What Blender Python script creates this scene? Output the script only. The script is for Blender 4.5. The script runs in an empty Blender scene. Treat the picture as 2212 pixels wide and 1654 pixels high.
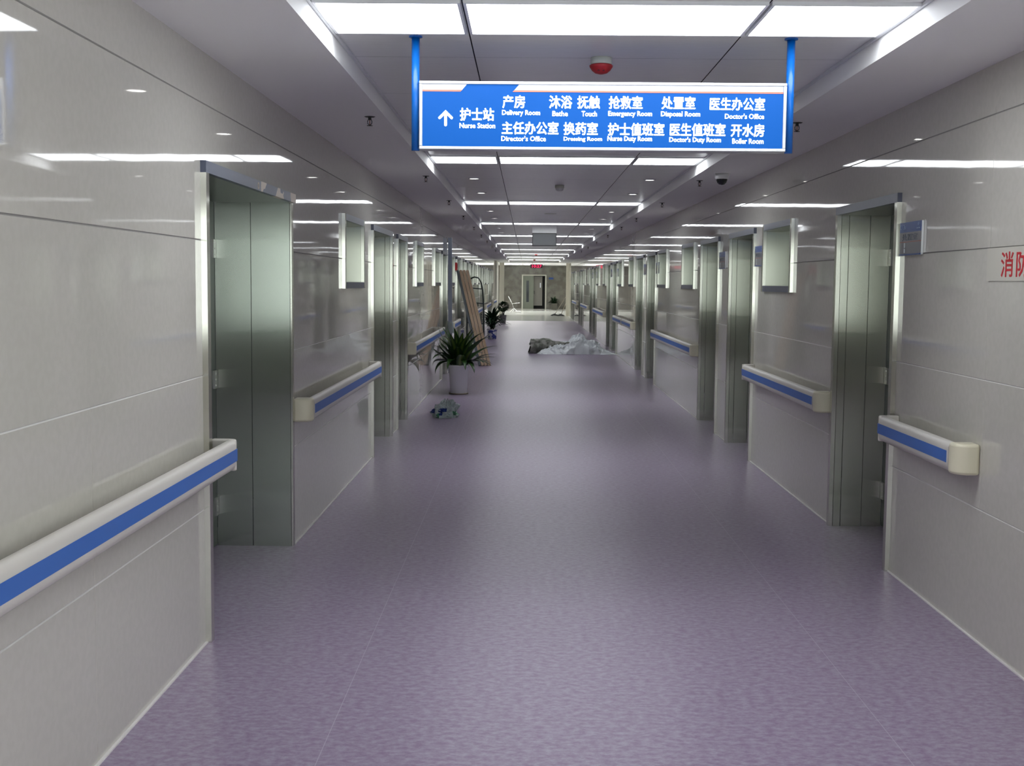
import bpy, bmesh, math, random
from mathutils import Vector, Matrix, noise
random.seed(7)
S = bpy.context.scene
C = S.collection
PI = math.pi

# ------------------------------------------------------------------ camera
CAM_H = 1.63
F_PX = 2600.0
pitch, yaw, roll = -0.0828980, 0.0117201, 0.0090137
cam_d = bpy.data.cameras.new('camera')
cam = bpy.data.objects.new('camera', cam_d); C.objects.link(cam)
cp, sp, cy, sy, cr, sr = (math.cos(pitch), math.sin(pitch), math.cos(yaw), math.sin(yaw), math.cos(roll), math.sin(roll))
M = Matrix(((cy, -sy, 0), (sy, cy, 0), (0, 0, 1))) @ Matrix(((1, 0, 0), (0, cp, -sp), (0, sp, cp)))
rt, fw, up = M.col[0], M.col[1], M.col[2]
rt2, up2 = cr*rt + sr*up, -sr*rt + cr*up
R = Matrix((rt2, up2, -fw)).transposed().to_4x4()
cam.matrix_world = Matrix.Translation((0, 0, CAM_H)) @ R
cam_d.sensor_fit = 'HORIZONTAL'; cam_d.sensor_width = 36.0
cam_d.lens = F_PX/2212.0*36.0
cam_d.clip_start = 0.05; cam_d.clip_end = 300
S.camera = cam

# ------------------------------------------------------------------ world, exposure, light levels
w = bpy.data.worlds.new('world'); S.world = w; w.use_nodes = True
w.node_tree.nodes['Background'].inputs[0].default_value = (0.6, 0.7, 0.8, 1)
w.node_tree.nodes['Background'].inputs[1].default_value = 0.03
S.view_settings.view_transform = 'Standard'
S.view_settings.look = 'None'
S.view_settings.exposure = 0.0
S.view_settings.gamma = 1.0
S.view_settings.use_curve_mapping = False
S.cycles.use_denoising = True
S.cycles.max_bounces = 7
S.cycles.diffuse_bounces = 4
S.cycles.glossy_bounces = 5
S.cycles.use_adaptive_sampling = True
S.cycles.adaptive_threshold = 0.13
S.cycles.adaptive_min_samples = 16
S.cycles.sample_clamp_indirect = 6.0
S.cycles.caustics_reflective = False
S.cycles.caustics_refractive = False
PANEL_L = 7.8        # fluorescent ceiling panels
DOWN_L = 9.0         # recessed downlights
PANE_L = 0.12       # frosted panes, faintly lit by the rooms behind them
LOBBY_L = 26.0
DAY_BACK, FILL_SIDE = 4.2, 2.7   # back window daylight; unseen side window added to brighten the left wall

# ------------------------------------------------------------------ the place, in metres
XL, XR = -1.433, 2.093          # corridor walls
ZC, ZT = 2.63, 2.734            # side soffits, raised middle tray
TX0, TX1 = -0.872, 1.545        # tray edges
Y0, Y1 = -3.2, 60.0             # corridor, lobby beyond
YE = 75.7                       # lobby end wall
ZLOB = 2.72
SEAM0, SEAM1 = -0.268, 0.942    # long seams of the tray
ROW0, ROWSTEP, ROWD = 4.82, 5.77, 0.60

# ------------------------------------------------------------------ materials
def new_mat(name):
    m = bpy.data.materials.new(name); m.use_nodes = True
    return m, m.node_tree.nodes, m.node_tree.links, m.node_tree.nodes['Principled BSDF']
def mat(name, col, rough=0.5, metal=0.0, spec=0.5, emit=None, emit_s=0.0, trans=0.0, coat=0.0, alpha=1.0):
    m, n, l, b = new_mat(name)
    b.inputs['Base Color'].default_value = (*col, 1)
    b.inputs['Roughness'].default_value = rough
    b.inputs['Metallic'].default_value = metal
    b.inputs['Specular IOR Level'].default_value = spec
    b.inputs['Transmission Weight'].default_value = trans
    b.inputs['Coat Weight'].default_value = coat
    b.inputs['Alpha'].default_value = alpha
    if emit:
        b.inputs['Emission Color'].default_value = (*emit, 1)
        b.inputs['Emission Strength'].default_value = emit_s
    return m
def noise_mix(m, c1, c2, scale=5, detail=4, lo=0.4, hi=0.6, stretch=(1, 1, 1), rough_var=None):
    n, l = m.node_tree.nodes, m.node_tree.links; b = n['Principled BSDF']
    tc = n.new('ShaderNodeTexCoord'); mp = n.new('ShaderNodeMapping'); mp.inputs['Scale'].default_value = stretch
    nz = n.new('ShaderNodeTexNoise'); nz.inputs['Scale'].default_value = scale; nz.inputs['Detail'].default_value = detail
    rp = n.new('ShaderNodeValToRGB'); rp.color_ramp.elements[0].position = lo; rp.color_ramp.elements[1].position = hi
    rp.color_ramp.elements[0].color = (*c1, 1); rp.color_ramp.elements[1].color = (*c2, 1)
    l.new(tc.outputs['Object'], mp.inputs['Vector']); l.new(mp.outputs['Vector'], nz.inputs['Vector'])
    l.new(nz.outputs['Fac'], rp.inputs['Fac']); l.new(rp.outputs['Color'], b.inputs['Base Color'])
    return nz, rp, mp, tc
def bump(m, scale, strength, dist, detail=2, stretch=(1, 1, 1)):
    n, l = m.node_tree.nodes, m.node_tree.links; b = n['Principled BSDF']
    tc = n.new('ShaderNodeTexCoord'); mp = n.new('ShaderNodeMapping'); mp.inputs['Scale'].default_value = stretch
    nz = n.new('ShaderNodeTexNoise'); nz.inputs['Scale'].default_value = scale; nz.inputs['Detail'].default_value = detail
    bp = n.new('ShaderNodeBump'); bp.inputs['Strength'].default_value = strength; bp.inputs['Distance'].default_value = dist
    l.new(tc.outputs['Object'], mp.inputs['Vector']); l.new(mp.outputs['Vector'], nz.inputs['Vector'])
    l.new(nz.outputs['Fac'], bp.inputs['Height']); l.new(bp.outputs['Normal'], b.inputs['Normal'])

M_TILE = mat('polished_wall_tile', (0.47, 0.455, 0.425), 0.035, spec=0.5)
noise_mix(M_TILE, (0.56, 0.54, 0.485), (0.58, 0.56, 0.505), 30, 2)
bump(M_TILE, 2.2, 0.12, 0.006, 1)
M_GROUT = mat('pale_grout', (0.63, 0.62, 0.59), 0.7, spec=0.2)
M_SHADEJOINT = mat('shaded_joint', (0.33, 0.32, 0.30), 0.8, spec=0.1)  # darker grout colour paints in the shade of the upper joints
M_STONE = mat('end_wall_stone', (0.2, 0.19, 0.16), 0.15)
noise_mix(M_STONE, (0.12, 0.115, 0.095), (0.20, 0.19, 0.165), 2.5, 5)
M_PLASTER = mat('cream_plaster', (0.74, 0.71, 0.62), 0.55)
M_BACK = mat('dark_panelling', (0.09, 0.075, 0.06), 0.5)
M_SOFFIT = mat('soffit_paint', (0.94, 0.935, 0.93), 0.6, spec=0.3)
M_TRAY = mat('ceiling_panels', (0.42, 0.42, 0.43), 0.28, spec=0.5)
noise_mix(M_TRAY, (0.90, 0.90, 0.90), (0.93, 0.93, 0.93), 8, 2, stretch=(1, 6, 1))
M_DARKSEAM = mat('dark_seam', (0.03, 0.03, 0.035), 0.6)
M_WHITEMETAL = mat('white_metal', (0.75, 0.76, 0.78), 0.35)
M_CAULK = mat('white_caulk', (0.78, 0.76, 0.74), 0.5)

def floor_mat():
    m, n, l, b = new_mat('purple_vinyl')
    tc = n.new('ShaderNodeTexCoord')
    mp = n.new('ShaderNodeMapping'); mp.inputs['Scale'].default_value = (1, 1.6, 1)
    l.new(tc.outputs['Object'], mp.inputs['Vector'])
    nz = n.new('ShaderNodeTexNoise'); nz.inputs['Scale'].default_value = 26; nz.inputs['Detail'].default_value = 6; nz.inputs['Roughness'].default_value = 0.7
    l.new(mp.outputs['Vector'], nz.inputs['Vector'])
    rp = n.new('ShaderNodeValToRGB')
    rp.color_ramp.elements[0].position = 0.38; rp.color_ramp.elements[0].color = (0.255, 0.18, 0.285, 1)
    rp.color_ramp.elements[1].position = 0.64; rp.color_ramp.elements[1].color = (0.375, 0.335, 0.43, 1)
    l.new(nz.outputs['Fac'], rp.inputs['Fac'])
    # welded seams of the vinyl sheets
    sx = n.new('ShaderNodeSeparateXYZ'); l.new(tc.outputs['Object'], sx.inputs[0])
    last = rp.outputs['Color']
    for x in (-0.70, 1.338):
        s = n.new('ShaderNodeMath'); s.operation = 'SUBTRACT'; s.inputs[1].default_value = x; l.new(sx.outputs['X'], s.inputs[0])
        a = n.new('ShaderNodeMath'); a.operation = 'ABSOLUTE'; l.new(s.outputs[0], a.inputs[0])
        c = n.new('ShaderNodeMath'); c.operation = 'LESS_THAN'; c.inputs[1].default_value = 0.0013; l.new(a.outputs[0], c.inputs[0])
        mx = n.new('ShaderNodeMixRGB'); mx.inputs[2].default_value = (0.46, 0.42, 0.50, 1)
        l.new(c.outputs[0], mx.inputs[0]); l.new(last, mx.inputs[1]); last = mx.outputs[0]
    l.new(last, b.inputs['Base Color'])
    b.inputs['Roughness'].default_value = 0.32
    b.inputs['Specular IOR Level'].default_value = 0.31
    nz2 = n.new('ShaderNodeTexNoise'); nz2.inputs['Scale'].default_value = 90; l.new(tc.outputs['Object'], nz2.inputs['Vector'])
    bp = n.new('ShaderNodeBump'); bp.inputs['Strength'].default_value = 0.12; bp.inputs['Distance'].default_value = 0.001
    l.new(nz2.outputs['Fac'], bp.inputs['Height']); l.new(bp.outputs['Normal'], b.inputs['Normal'])
    return m
M_VINYL = floor_mat()
M_FTILE = mat('white_floor_tile', (0.78, 0.79, 0.76), 0.12)
def steel(name, col, rough, aniso):
    # vertical grain: reflections spread sideways but keep their height
    m, n, l, b = new_mat(name)
    n.remove(b)
    g_ = n.new('ShaderNodeBsdfAnisotropic'); g_.inputs['Color'].default_value = (*col, 1)
    g_.inputs['Roughness'].default_value = rough; g_.inputs['Anisotropy'].default_value = aniso
    t_ = n.new('ShaderNodeCombineXYZ'); t_.inputs[2].default_value = 1.0
    l.new(t_.outputs[0], g_.inputs['Tangent']); l.new(g_.outputs[0], n['Material Output'].inputs['Surface'])
    return m
M_STEEL = steel('brushed_steel', (0.60, 0.615, 0.54), 0.22, 0.82)
M_STEELTRIM = steel('steel_trim', (0.78, 0.78, 0.71), 0.20, 0.80)
M_STEELFLAT = mat('steel_head', (0.22, 0.24, 0.21), 0.28, metal=1.0)
M_STEELDARK = steel('brushed_steel_dark', (0.46, 0.50, 0.45), 0.24, 0.80)
M_FILM = mat('blue_grey_film', (0.085, 0.095, 0.135), 0.32)
def film_worn():
    m, n, l, b = new_mat('worn_blue_grey_film')
    tc = n.new('ShaderNodeTexCoord'); nz = n.new('ShaderNodeTexNoise'); nz.inputs['Scale'].default_value = 3.2; nz.inputs['Detail'].default_value = 3
    l.new(tc.outputs['Object'], nz.inputs['Vector'])
    sx = n.new('ShaderNodeSeparateXYZ'); l.new(tc.outputs['Object'], sx.inputs[0])
    ma = n.new('ShaderNodeMath'); ma.operation = 'MULTIPLY_ADD'; ma.inputs[1].default_value = 0.16; l.new(sx.outputs['Y'], ma.inputs[0]); l.new(nz.outputs['Fac'], ma.inputs[2])
    rp = n.new('ShaderNodeValToRGB'); rp.color_ramp.interpolation = 'CONSTANT'
    rp.color_ramp.elements[0].color = (0.095, 0.11, 0.165, 1); rp.color_ramp.elements[1].position = 0.80; rp.color_ramp.elements[1].color = (0.62, 0.52, 0.42, 1)
    l.new(ma.outputs[0], rp.inputs['Fac']); l.new(rp.outputs['Color'], b.inputs['Base Color']); b.inputs['Roughness'].default_value = 0.35
    return m
M_FILMW = film_worn()
M_LEAF_D = mat('door_grey_green', (0.15, 0.18, 0.15), 0.35)
M_DOORSTEEL = mat('door_dark_steel', (0.09, 0.095, 0.09), 0.3, metal=0.6)
M_PANE = mat('frosted_pane', (0.7, 0.75, 0.68), 0.3, emit=(0.86, 1.0, 0.84), emit_s=PANE_L)
M_HINGE = mat('hinge_steel', (0.7, 0.7, 0.68), 0.3, metal=1.0)
M_RAIL = mat('rail_grey_cream', (0.64, 0.61, 0.56), 0.38)
M_CAP = mat('rail_cap_cream', (0.72, 0.68, 0.52), 0.35)
M_STRIPE = mat('rail_blue', (0.045, 0.15, 0.50), 0.4)
M_PANEL = mat('lit_diffuser', (0.9, 0.9, 0.9), 0.5, emit=(0.93, 0.97, 1.0), emit_s=PANEL_L)
M_DOWN = mat('lit_downlight', (0.9, 0.9, 0.9), 0.5, emit=(1.0, 0.98, 0.92), emit_s=DOWN_L)
M_LOBBY = mat('lit_lobby_diffuser', (0.9, 0.9, 0.9), 0.5, emit=(1.0, 1.0, 0.96), emit_s=LOBBY_L)
M_ALU = mat('aluminium', (0.72, 0.73, 0.76), 0.3, metal=0.7)
M_SIGNBLUE = mat('backlit_blue', (0.0, 0.04, 0.2), 0.6, spec=0.2, emit=(0.001, 0.145, 0.56), emit_s=0.60)
M_SIGNWHITE = mat('backlit_white', (0.9, 0.9, 0.9), 0.4, emit=(1, 1, 1), emit_s=2.2)
M_SIGNBAND = mat('sign_white_band', (0.55, 0.57, 0.62), 0.35, emit=(0.9, 0.95, 1), emit_s=0.22)
M_SIGNRED = mat('sign_red_line', (0.65, 0.16, 0.11), 0.35, emit=(0.9, 0.25, 0.15), emit_s=0.3)
M_POLE = mat('blue_paint', (0.0, 0.115, 0.48), 0.3, coat=0.2)
M_RED = mat('red_plastic', (0.50, 0.025, 0.03), 0.4)
M_REDDARK = mat('dark_red_hole', (0.14, 0.015, 0.02), 0.6)
M_CREAMPL = mat('cream_plastic', (0.62, 0.63, 0.55), 0.45)
M_WHITEPL = mat('white_plastic', (0.7, 0.7, 0.7), 0.4)
M_BLACKGL = mat('black_dome', (0.008, 0.009, 0.012), 0.08)
M_DARKMETAL = mat('dark_metal', (0.05, 0.055, 0.05), 0.4, metal=0.7)
M_COPPER = mat('bulb_red', (0.35, 0.15, 0.1), 0.3)
M_PLATEBLUE = mat('plate_blue', (0.012, 0.06, 0.26), 0.3)
M_PLATEGREY = mat('plate_grey', (0.20, 0.20, 0.21), 0.35)
M_PLATERED = mat('plate_red_line', (0.38, 0.09, 0.05), 0.4)
M_PLATETXT = mat('plate_text', (0.35, 0.45, 0.6), 0.4)
M_PLATETXT2 = mat('plate_dark_text', (0.09, 0.11, 0.15), 0.4)
M_SLOT = mat('plate_white_slot', (0.6, 0.65, 0.65), 0.3)
M_FIREPLATE = mat('cream_fire_plate', (0.60, 0.58, 0.51), 0.2)
M_FIRERED = mat('fire_red_letters', (0.55, 0.02, 0.03), 0.4)

# ------------------------------------------------------------------ mesh helpers
class MB:
    def __init__(s): s.bm = bmesh.new()
    def box(s, x0, x1, y0, y1, z0, z1, mi=0):
        vs = [s.bm.verts.new(p) for p in ((x0,y0,z0),(x1,y0,z0),(x1,y1,z0),(x0,y1,z0),(x0,y0,z1),(x1,y0,z1),(x1,y1,z1),(x0,y1,z1))]
        for f in ((3,2,1,0),(4,5,6,7),(0,1,5,4),(1,2,6,5),(2,3,7,6),(3,0,4,7)):
            fc = s.bm.faces.new([vs[i] for i in f]); fc.material_index = mi
        return s
    def quad(s, pts, mi=0):
        f = s.bm.faces.new([s.bm.verts.new(p) for p in pts]); f.material_index = mi; return s
    def prism(s, prof, fn, t0, t1, mi=0):
        a = [s.bm.verts.new(fn(p, t0)) for p in prof]; b = [s.bm.verts.new(fn(p, t1)) for p in prof]
        n = len(prof)
        for i in range(n):
            f = s.bm.faces.new((a[i], a[(i+1) % n], b[(i+1) % n], b[i])); f.material_index = mi
        s.bm.faces.new(a[::-1]).material_index = mi; s.bm.faces.new(b).material_index = mi
        return s
    def lathe(s, prof, n=24, c=(0, 0, 0), mi=0):      # prof: (radius, z)
        rings = []
        for r, z in prof:
            if r < 1e-6: rings.append([s.bm.verts.new((c[0], c[1], c[2]+z))])
            else: rings.append([s.bm.verts.new((c[0]+r*math.cos(2*PI*i/n), c[1]+r*math.sin(2*PI*i/n), c[2]+z)) for i in range(n)])
        for a, b in zip(rings, rings[1:]):
            for i in range(n):
                j = (i+1) % n
                if len(a) == 1 and len(b) == 1: continue
                if len(a) == 1: f = s.bm.faces.new((a[0], b[j], b[i]))
                elif len(b) == 1: f = s.bm.faces.new((a[i], a[j], b[0]))
                else: f = s.bm.faces.new((a[i], a[j], b[j], b[i]))
                f.material_index = mi; f.smooth = True
        return s
    def tube(s, pts, r, n=10, mi=0):
        pts = [Vector(p) for p in pts]; rings = []
        for i, p in enumerate(pts):
            d = (pts[min(i+1, len(pts)-1)] - pts[max(i-1, 0)]).normalized()
            u = d.cross(Vector((0, 0, 1))) if abs(d.z) < 0.95 else d.cross(Vector((0, 1, 0)))
            u.normalize(); v = d.cross(u)
            rr = r[i] if isinstance(r, (list, tuple)) else r
            rings.append([s.bm.verts.new(p + rr*(math.cos(2*PI*k/n)*u + math.sin(2*PI*k/n)*v)) for k in range(n)])
        for a, b in zip(rings, rings[1:]):
            for k in range(n):
                f = s.bm.faces.new((a[k], a[(k+1) % n], b[(k+1) % n], b[k])); f.smooth = True; f.material_index = mi
        s.bm.faces.new(rings[0][::-1]).material_index = mi; s.bm.faces.new(rings[-1]).material_index = mi
        return s
    def mesh(s, name, *mats):
        bmesh.ops.recalc_face_normals(s.bm, faces=s.bm.faces)
        me = bpy.data.meshes.new(name); s.bm.to_mesh(me); s.bm.free()
        for m in mats: me.materials.append(m)
        return me
    def build(s, name, *mats, parent=None, loc=(0, 0, 0)):
        return add(name, s.mesh(name, *mats), parent, loc)
def add(name, me, parent=None, loc=(0, 0, 0), rot=(0, 0, 0)):
    o = bpy.data.objects.new(name, me); C.objects.link(o); o.location = loc; o.rotation_euler = rot
    if parent: o.parent = parent
    return o
def empty(name, loc, rz=0):
    o = bpy.data.objects.new(name, None); C.objects.link(o); o.location = loc; o.rotation_euler = (0, 0, rz); o.empty_display_size = 0.1
    return o
def tag(o, label, cat, group=None):
    o['label'] = label; o['category'] = cat
    if group: o['group'] = group
    return o
def struct(o): o['kind'] = 'structure'; return o
def bevel(o, wd=0.005, seg=2):
    b = o.modifiers.new('bevel', 'BEVEL'); b.width = wd; b.segments = seg; b.limit_method = 'ANGLE'; return o
def copy_tree(o, parent=None):
    c = o.copy(); C.objects.link(c)
    if parent: c.parent = parent
    for ch in list(o.children): copy_tree(ch, c)
    return c
def text_mesh(items, name, mat_, parent, extrude=0.0015, loc=(0, 0, 0), rot=(0, 0, 0)):
    """items: (string, x0, x1 or None, baseline-centre z, height, embolden). One mesh in the local XZ plane facing -Y."""
    bm = bmesh.new()
    for s_, x0, x1, zc, h, off in items:
        cu = bpy.data.curves.new('t', 'FONT'); cu.body = s_; cu.size = 1; cu.extrude = 0; cu.resolution_u = 2
        ob = bpy.data.objects.new('t', cu); C.objects.link(ob)
        bpy.context.view_layer.update()
        dg = bpy.context.evaluated_depsgraph_get()
        me = bpy.data.meshes.new_from_object(ob.evaluated_get(dg))
        bpy.data.objects.remove(ob); bpy.data.curves.remove(cu)
        if not me.vertices: continue
        xs = [v.co.x for v in me.vertices]; ys = [v.co.y for v in me.vertices]
        a, b_, lo, hi = min(xs), max(xs), min(ys), max(ys)
        kz = h/(hi-lo); kx = (x1-x0)/(b_-a) if x1 is not None else kz
        for v in me.vertices:
            v.co = Vector((x0+(v.co.x-a)*kx, 0, zc+(v.co.y-(lo+hi)/2)*kz))
        ring = [(0, 0)] + ([(off*h*math.cos(q*PI/4), off*h*math.sin(q*PI/4)) for q in range(8)] if off else [])
        for q, (dx, dz) in enumerate(ring):
            c_ = me.copy(); c_.transform(Matrix.Translation((dx, -.00004*q, dz))); bm.from_mesh(c_); bpy.data.meshes.remove(c_)
        bpy.data.meshes.remove(me)
    r = bmesh.ops.extrude_face_region(bm, geom=bm.faces[:])
    for g in r['geom']:
        if isinstance(g, bmesh.types.BMVert): g.co.y -= extrude
    bmesh.ops.recalc_face_normals(bm, faces=bm.faces)
    me = bpy.data.meshes.new(name); bm.to_mesh(me); bm.free(); me.materials.append(mat_)
    return add(name, me, parent, loc, rot)
ORD = ['first', 'second', 'third', 'fourth', 'fifth', 'sixth', 'seventh', 'eighth', 'ninth', 'tenth', 'eleventh', 'twelfth', 'thirteenth', 'fourteenth', 'fifteenth', 'sixteenth', 'seventeenth']

# ------------------------------------------------------------------ openings
DOOR_H, DOOR_TOP = 2.10, 2.152
WZ0, WZ1 = 1.625, 2.105
L_DOORS = [(5.35, 7.30, 0.46), (11.12, 12.62, 0.40), (13.25, 14.20, 0.33), (20.2, 21.35, 0.33), (24.4, 25.6, 0.33),
           (28.05, 29.3, 0.33), (30.1, 31.3, 0.33), (36.5, 37.75, 0.33), (38.6, 39.8, 0.33), (44.95, 46.2, 0.33), (47.0, 48.2, 0.33)]
R_DOORS = [(6.87, 8.12, 0.33)] + [(11.15+8.45*k+d, 11.15+8.45*k+d+1.26, 0.33) for k in range(6) for d in (0, 2.05)]
L_WINS = [(9.39, 10.42), (15.45, 16.42), (18.55, 19.7), (22.35, 23.5), (26.35, 27.4), (32.1, 33.2), (34.8, 35.9), (40.6, 41.7), (43.2, 44.2), (49.2, 50.3)]
R_WINS = [(9.58, 10.64)] + [(15.12+8.45*k, 16.2+8.45*k) for k in range(5)] + [(18.08+8.45*k, 19.2+8.45*k) for k in range(5)]
R_WINS.sort()

# ------------------------------------------------------------------ walls with real openings and tile grooves
def wall(name, X, into, y0, y1, doors, wins, vjoints, extra=()):
    # into: -1 for the left wall (deeper = smaller x), +1 for the right
    zs = {0.0, ZC, DOOR_H+0.012, WZ0-0.012, WZ1+0.012}; gz = {}
    for k in range(4):
        z = 0.609+0.5985*k
        for d in (-0.0036, 0, 0.0036): zs.add(round(z+d, 5))
        gz[round(z, 5)] = 1
    ys = {y0, y1}; gy = {}
    for a, b, *_ in doors + wins: ys |= {a-0.012, b+0.012}
    for yj, za, zb in vjoints:
        for d in (-0.002, 0, 0.002): ys.add(round(yj+d, 5))
        gy[round(yj, 5)] = (za, zb)
    for a, b, c, d in extra: ys |= {a, b}; zs |= {c, d}
    zs = sorted(zs); ys = sorted(ys); V = {}
    bm = bmesh.new()
    holes = [(a-0.012, b+0.012, -1, DOOR_H+0.012) for a, b, *_ in doors] + [(a-0.012, b+0.012, WZ0-0.012, WZ1+0.012) for a, b, *_ in wins] + list(extra)
    def vert(i, j):
        if (i, j) not in V:
            ins = 0.0
            if zs[j] in gz: ins = 0.0034
            if ys[i] in gy and gy[ys[i]][0] <= zs[j] <= gy[ys[i]][1]: ins = 0.0035
            V[i, j] = bm.verts.new((X+into*ins, ys[i], zs[j]))
        return V[i, j]
    for i in range(len(ys)-1):
        for j in range(len(zs)-1):
            ym, zm = (ys[i]+ys[i+1])/2, (zs[j]+zs[j+1])/2
            if any(h[0] < ym < h[1] and h[2] < zm < h[3] for h in holes): continue
            q = (vert(i, j), vert(i+1, j), vert(i+1, j+1), vert(i, j+1))
            f = bm.faces.new(q if into < 0 else q[::-1])
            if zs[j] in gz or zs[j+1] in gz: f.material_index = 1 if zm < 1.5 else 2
    me = bpy.data.meshes.new(name); bm.to_mesh(me); bm.free(); me.materials.append(M_TILE); me.materials.append(M_GROUT); me.materials.append(M_SHADEJOINT)
    return struct(add(name, me))
wall('wall_left', XL, -1, Y0, 58.0, L_DOORS, L_WINS, [(3.93, 0, 1.205)])
wall('wall_right', XR, 1, Y0, Y1, R_DOORS, R_WINS, [(5.503, 0.609, 2.41)], extra=[(-1.0, 3.3, 1.0, 2.45)])

def base_line(name, X, into, doors, y0, y1):
    mb = MB(); y = y0
    for a, b, *_ in doors + [(y1, y1, 0)]:
        e = a-0.05 if a < y1 else y1
        if e > y:
            xa, xb = sorted((X-into*0.011, X+into*0.001)); mb.box(xa, xb, y, e, 0.0, 0.006)
        y = b+0.05
    return struct(mb.build(name, M_CAULK))
base_line('baseboard_left', XL, -1, L_DOORS, Y0, 58.0)
base_line('baseboard_right', XR, 1, R_DOORS, Y0, Y1)

# floor
mb = MB()
mb.quad(((XL-0.6, Y0, 0), (XR+0.6, Y0, 0), (XR+0.6, 52.2, 0), (XL-0.6, 52.2, 0)), 0)
mb.quad(((-7, 52.2, 0), (8, 52.2, 0), (8, YE, 0), (-7, YE, 0)), 1)
struct(mb.build('floor', M_VINYL, M_FTILE))

# ceiling: soffits, lips, tray with grooves, lobby ceiling
mb = MB()
mb.quad(((XL, Y0, ZC), (TX0, Y0, ZC), (TX0, Y1, ZC), (XL, Y1, ZC)), 0)
mb.quad(((TX1, Y0, ZC), (XR, Y0, ZC), (XR, Y1, ZC), (TX1, Y1, ZC)), 0)
mb.quad(((TX0, Y0, ZC), (TX0, Y0, ZT), (TX0, Y1, ZT), (TX0, Y1, ZC)), 0)
mb.quad(((TX1, Y0, ZC), (TX1, Y0, ZT), (TX1, Y1, ZT), (TX1, Y1, ZC)), 0)
mb.quad(((TX0, Y1, ZC), (TX1, Y1, ZC), (TX1, Y1, ZLOB+.1), (TX0, Y1, ZLOB+.1)), 0)
mb.quad(((-7, Y1, ZLOB), (8, Y1, ZLOB), (8, YE, ZLOB), (-7, YE, ZLOB)), 0)
g = 0.003
xs = [TX0, SEAM0-g, SEAM0+g, SEAM1-g, SEAM1+g, TX1]
for i in range(5):
    if i % 2:   # groove
        a, b = xs[i], xs[i+1]
        mb.quad(((a, Y0, ZT+.012), (b, Y0, ZT+.012), (b, Y1, ZT+.012), (a, Y1, ZT+.012)), 2)
        mb.quad(((a, Y0, ZT), (a, Y0, ZT+.012), (a, Y1, ZT+.012), (a, Y1, ZT)), 2)
        mb.quad(((b, Y0, ZT), (b, Y0, ZT+.012), (b, Y1, ZT+.012), (b, Y1, ZT)), 2)
    else:
        y = Y0; step = 1.154; 
        while y < Y1-0.01:
            e = min(y+step, Y1)
            mb.quad(((xs[i], y+.0012, ZT), (xs[i+1], y+.0012, ZT), (xs[i+1], e-.0012, ZT), (xs[i], e-.0012, ZT)), 1)
            mb.quad(((xs[i], e-.0012, ZT+.004), (xs[i+1], e-.0012, ZT+.004), (xs[i+1], e+.0012, ZT+.004), (xs[i], e+.0012, ZT+.004)), 0)
            y = e
struct(mb.build('ceiling', M_SOFFIT, M_TRAY, M_DARKSEAM))
for k, (xa, xb) in enumerate(((TX0+0.001, TX0+0.014), (TX1-0.014, TX1-0.001))):
    struct(MB().box(xa, xb, Y0, Y1, ZT-0.014, ZT-0.001).build('trim_%d' % (k+1), M_WHITEMETAL))

# back wall behind the camera, lobby walls and columns
mb = MB()
for a, b, c, d in ((XL, XR, 0, 1.0), (XL, XR, 2.45, ZT), (XL, XL+.2, 1.0, 2.45), (XR-.2, XR, 1.0, 2.45)):
    mb.quad(((a, Y0, c), (b, Y0, c), (b, Y0, d), (a, Y0, d)))
struct(mb.build('wall_back', M_BACK))
M_DAYB = mat('daylit_back_pane', (0.8, 0.85, 0.85), 0.4, emit=(0.92, 1.0, 0.95), emit_s=DAY_BACK)
M_SIDEFILL = mat('added_side_fill_pane', (0.8, 0.85, 0.85), 0.4, emit=(0.95, 1.0, 0.97), emit_s=FILL_SIDE)
def daywindow(n, axis, at, a, b, z0, z1, m):
    r = struct(empty('window_%d' % n, (0, 0, 0)))
    def bar(p0, p1, q0, q1, d0, d1):
        mb = MB()
        if axis == 'y': mb.box(p0, p1, at-d1, at-d0, q0, q1)
        else: mb.box(at+d0, at+d1, p0, p1, q0, q1)
        return mb
    fr = MB()
    parts = [(a, b, z0, z0+.05), (a, b, z1-.05, z1), (a, a+.05, z0+.05, z1-.05), (b-.05, b, z0+.05, z1-.05)]
    for k in (1, 2): c = a+(b-a)*k/3; parts.append((c-.025, c+.025, z0+.05, z1-.05))
    for p0, p1, q0, q1 in parts:
        if axis == 'y': fr.box(p0, p1, at-.1, at-.02, q0, q1)
        else: fr.box(at+.02, at+.1, p0, p1, q0, q1)
    fr.build('window_frame', M_WHITEMETAL, parent=r)
    bar(a+.05, b-.05, z0+.05, z1-.05, .06, .07).build('pane', m, parent=r)
DX0, DX1, DH = -0.281, 1.163, 2.11
mb = MB()
for a, b, c, d in ((-7, DX0, 0, ZLOB), (DX1, 8, 0, ZLOB), (DX0, DX1, DH, ZLOB)):
    mb.quad(((a, YE, c), (b, YE, c), (b, YE, d), (a, YE, d)))
struct(mb.build('wall_far', M_STONE))
struct(MB().box(-7.1, -7, 58, YE, 0, ZLOB).build('wall_lobby_left', M_PLASTER))
struct(MB().box(8, 8.1, Y1, YE, 0, ZLOB).build('wall_lobby_right', M_PLASTER))
mb = MB().box(-7, XL, 58.0, 58.1, 0, ZLOB); struct(mb.build('wall_lobby_front_left', M_PLASTER))
mb = MB().box(XR, 8, Y1, Y1+.1, 0, ZLOB); struct(mb.build('wall_lobby_front_right', M_PLASTER))
o = MB().box(XL-.02, XL+.055, 54.6, 58.1, 0, ZC).build('trim_3', M_PLASTER); struct(o)
for k, (xa, xb) in enumerate(((-1.40, -1.16), (1.975, 2.21))):
    struct(MB().box(xa, xb, 61.0, 61.3, 0, ZLOB).build('trim_%d' % (k+4), M_PLASTER))

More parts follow.
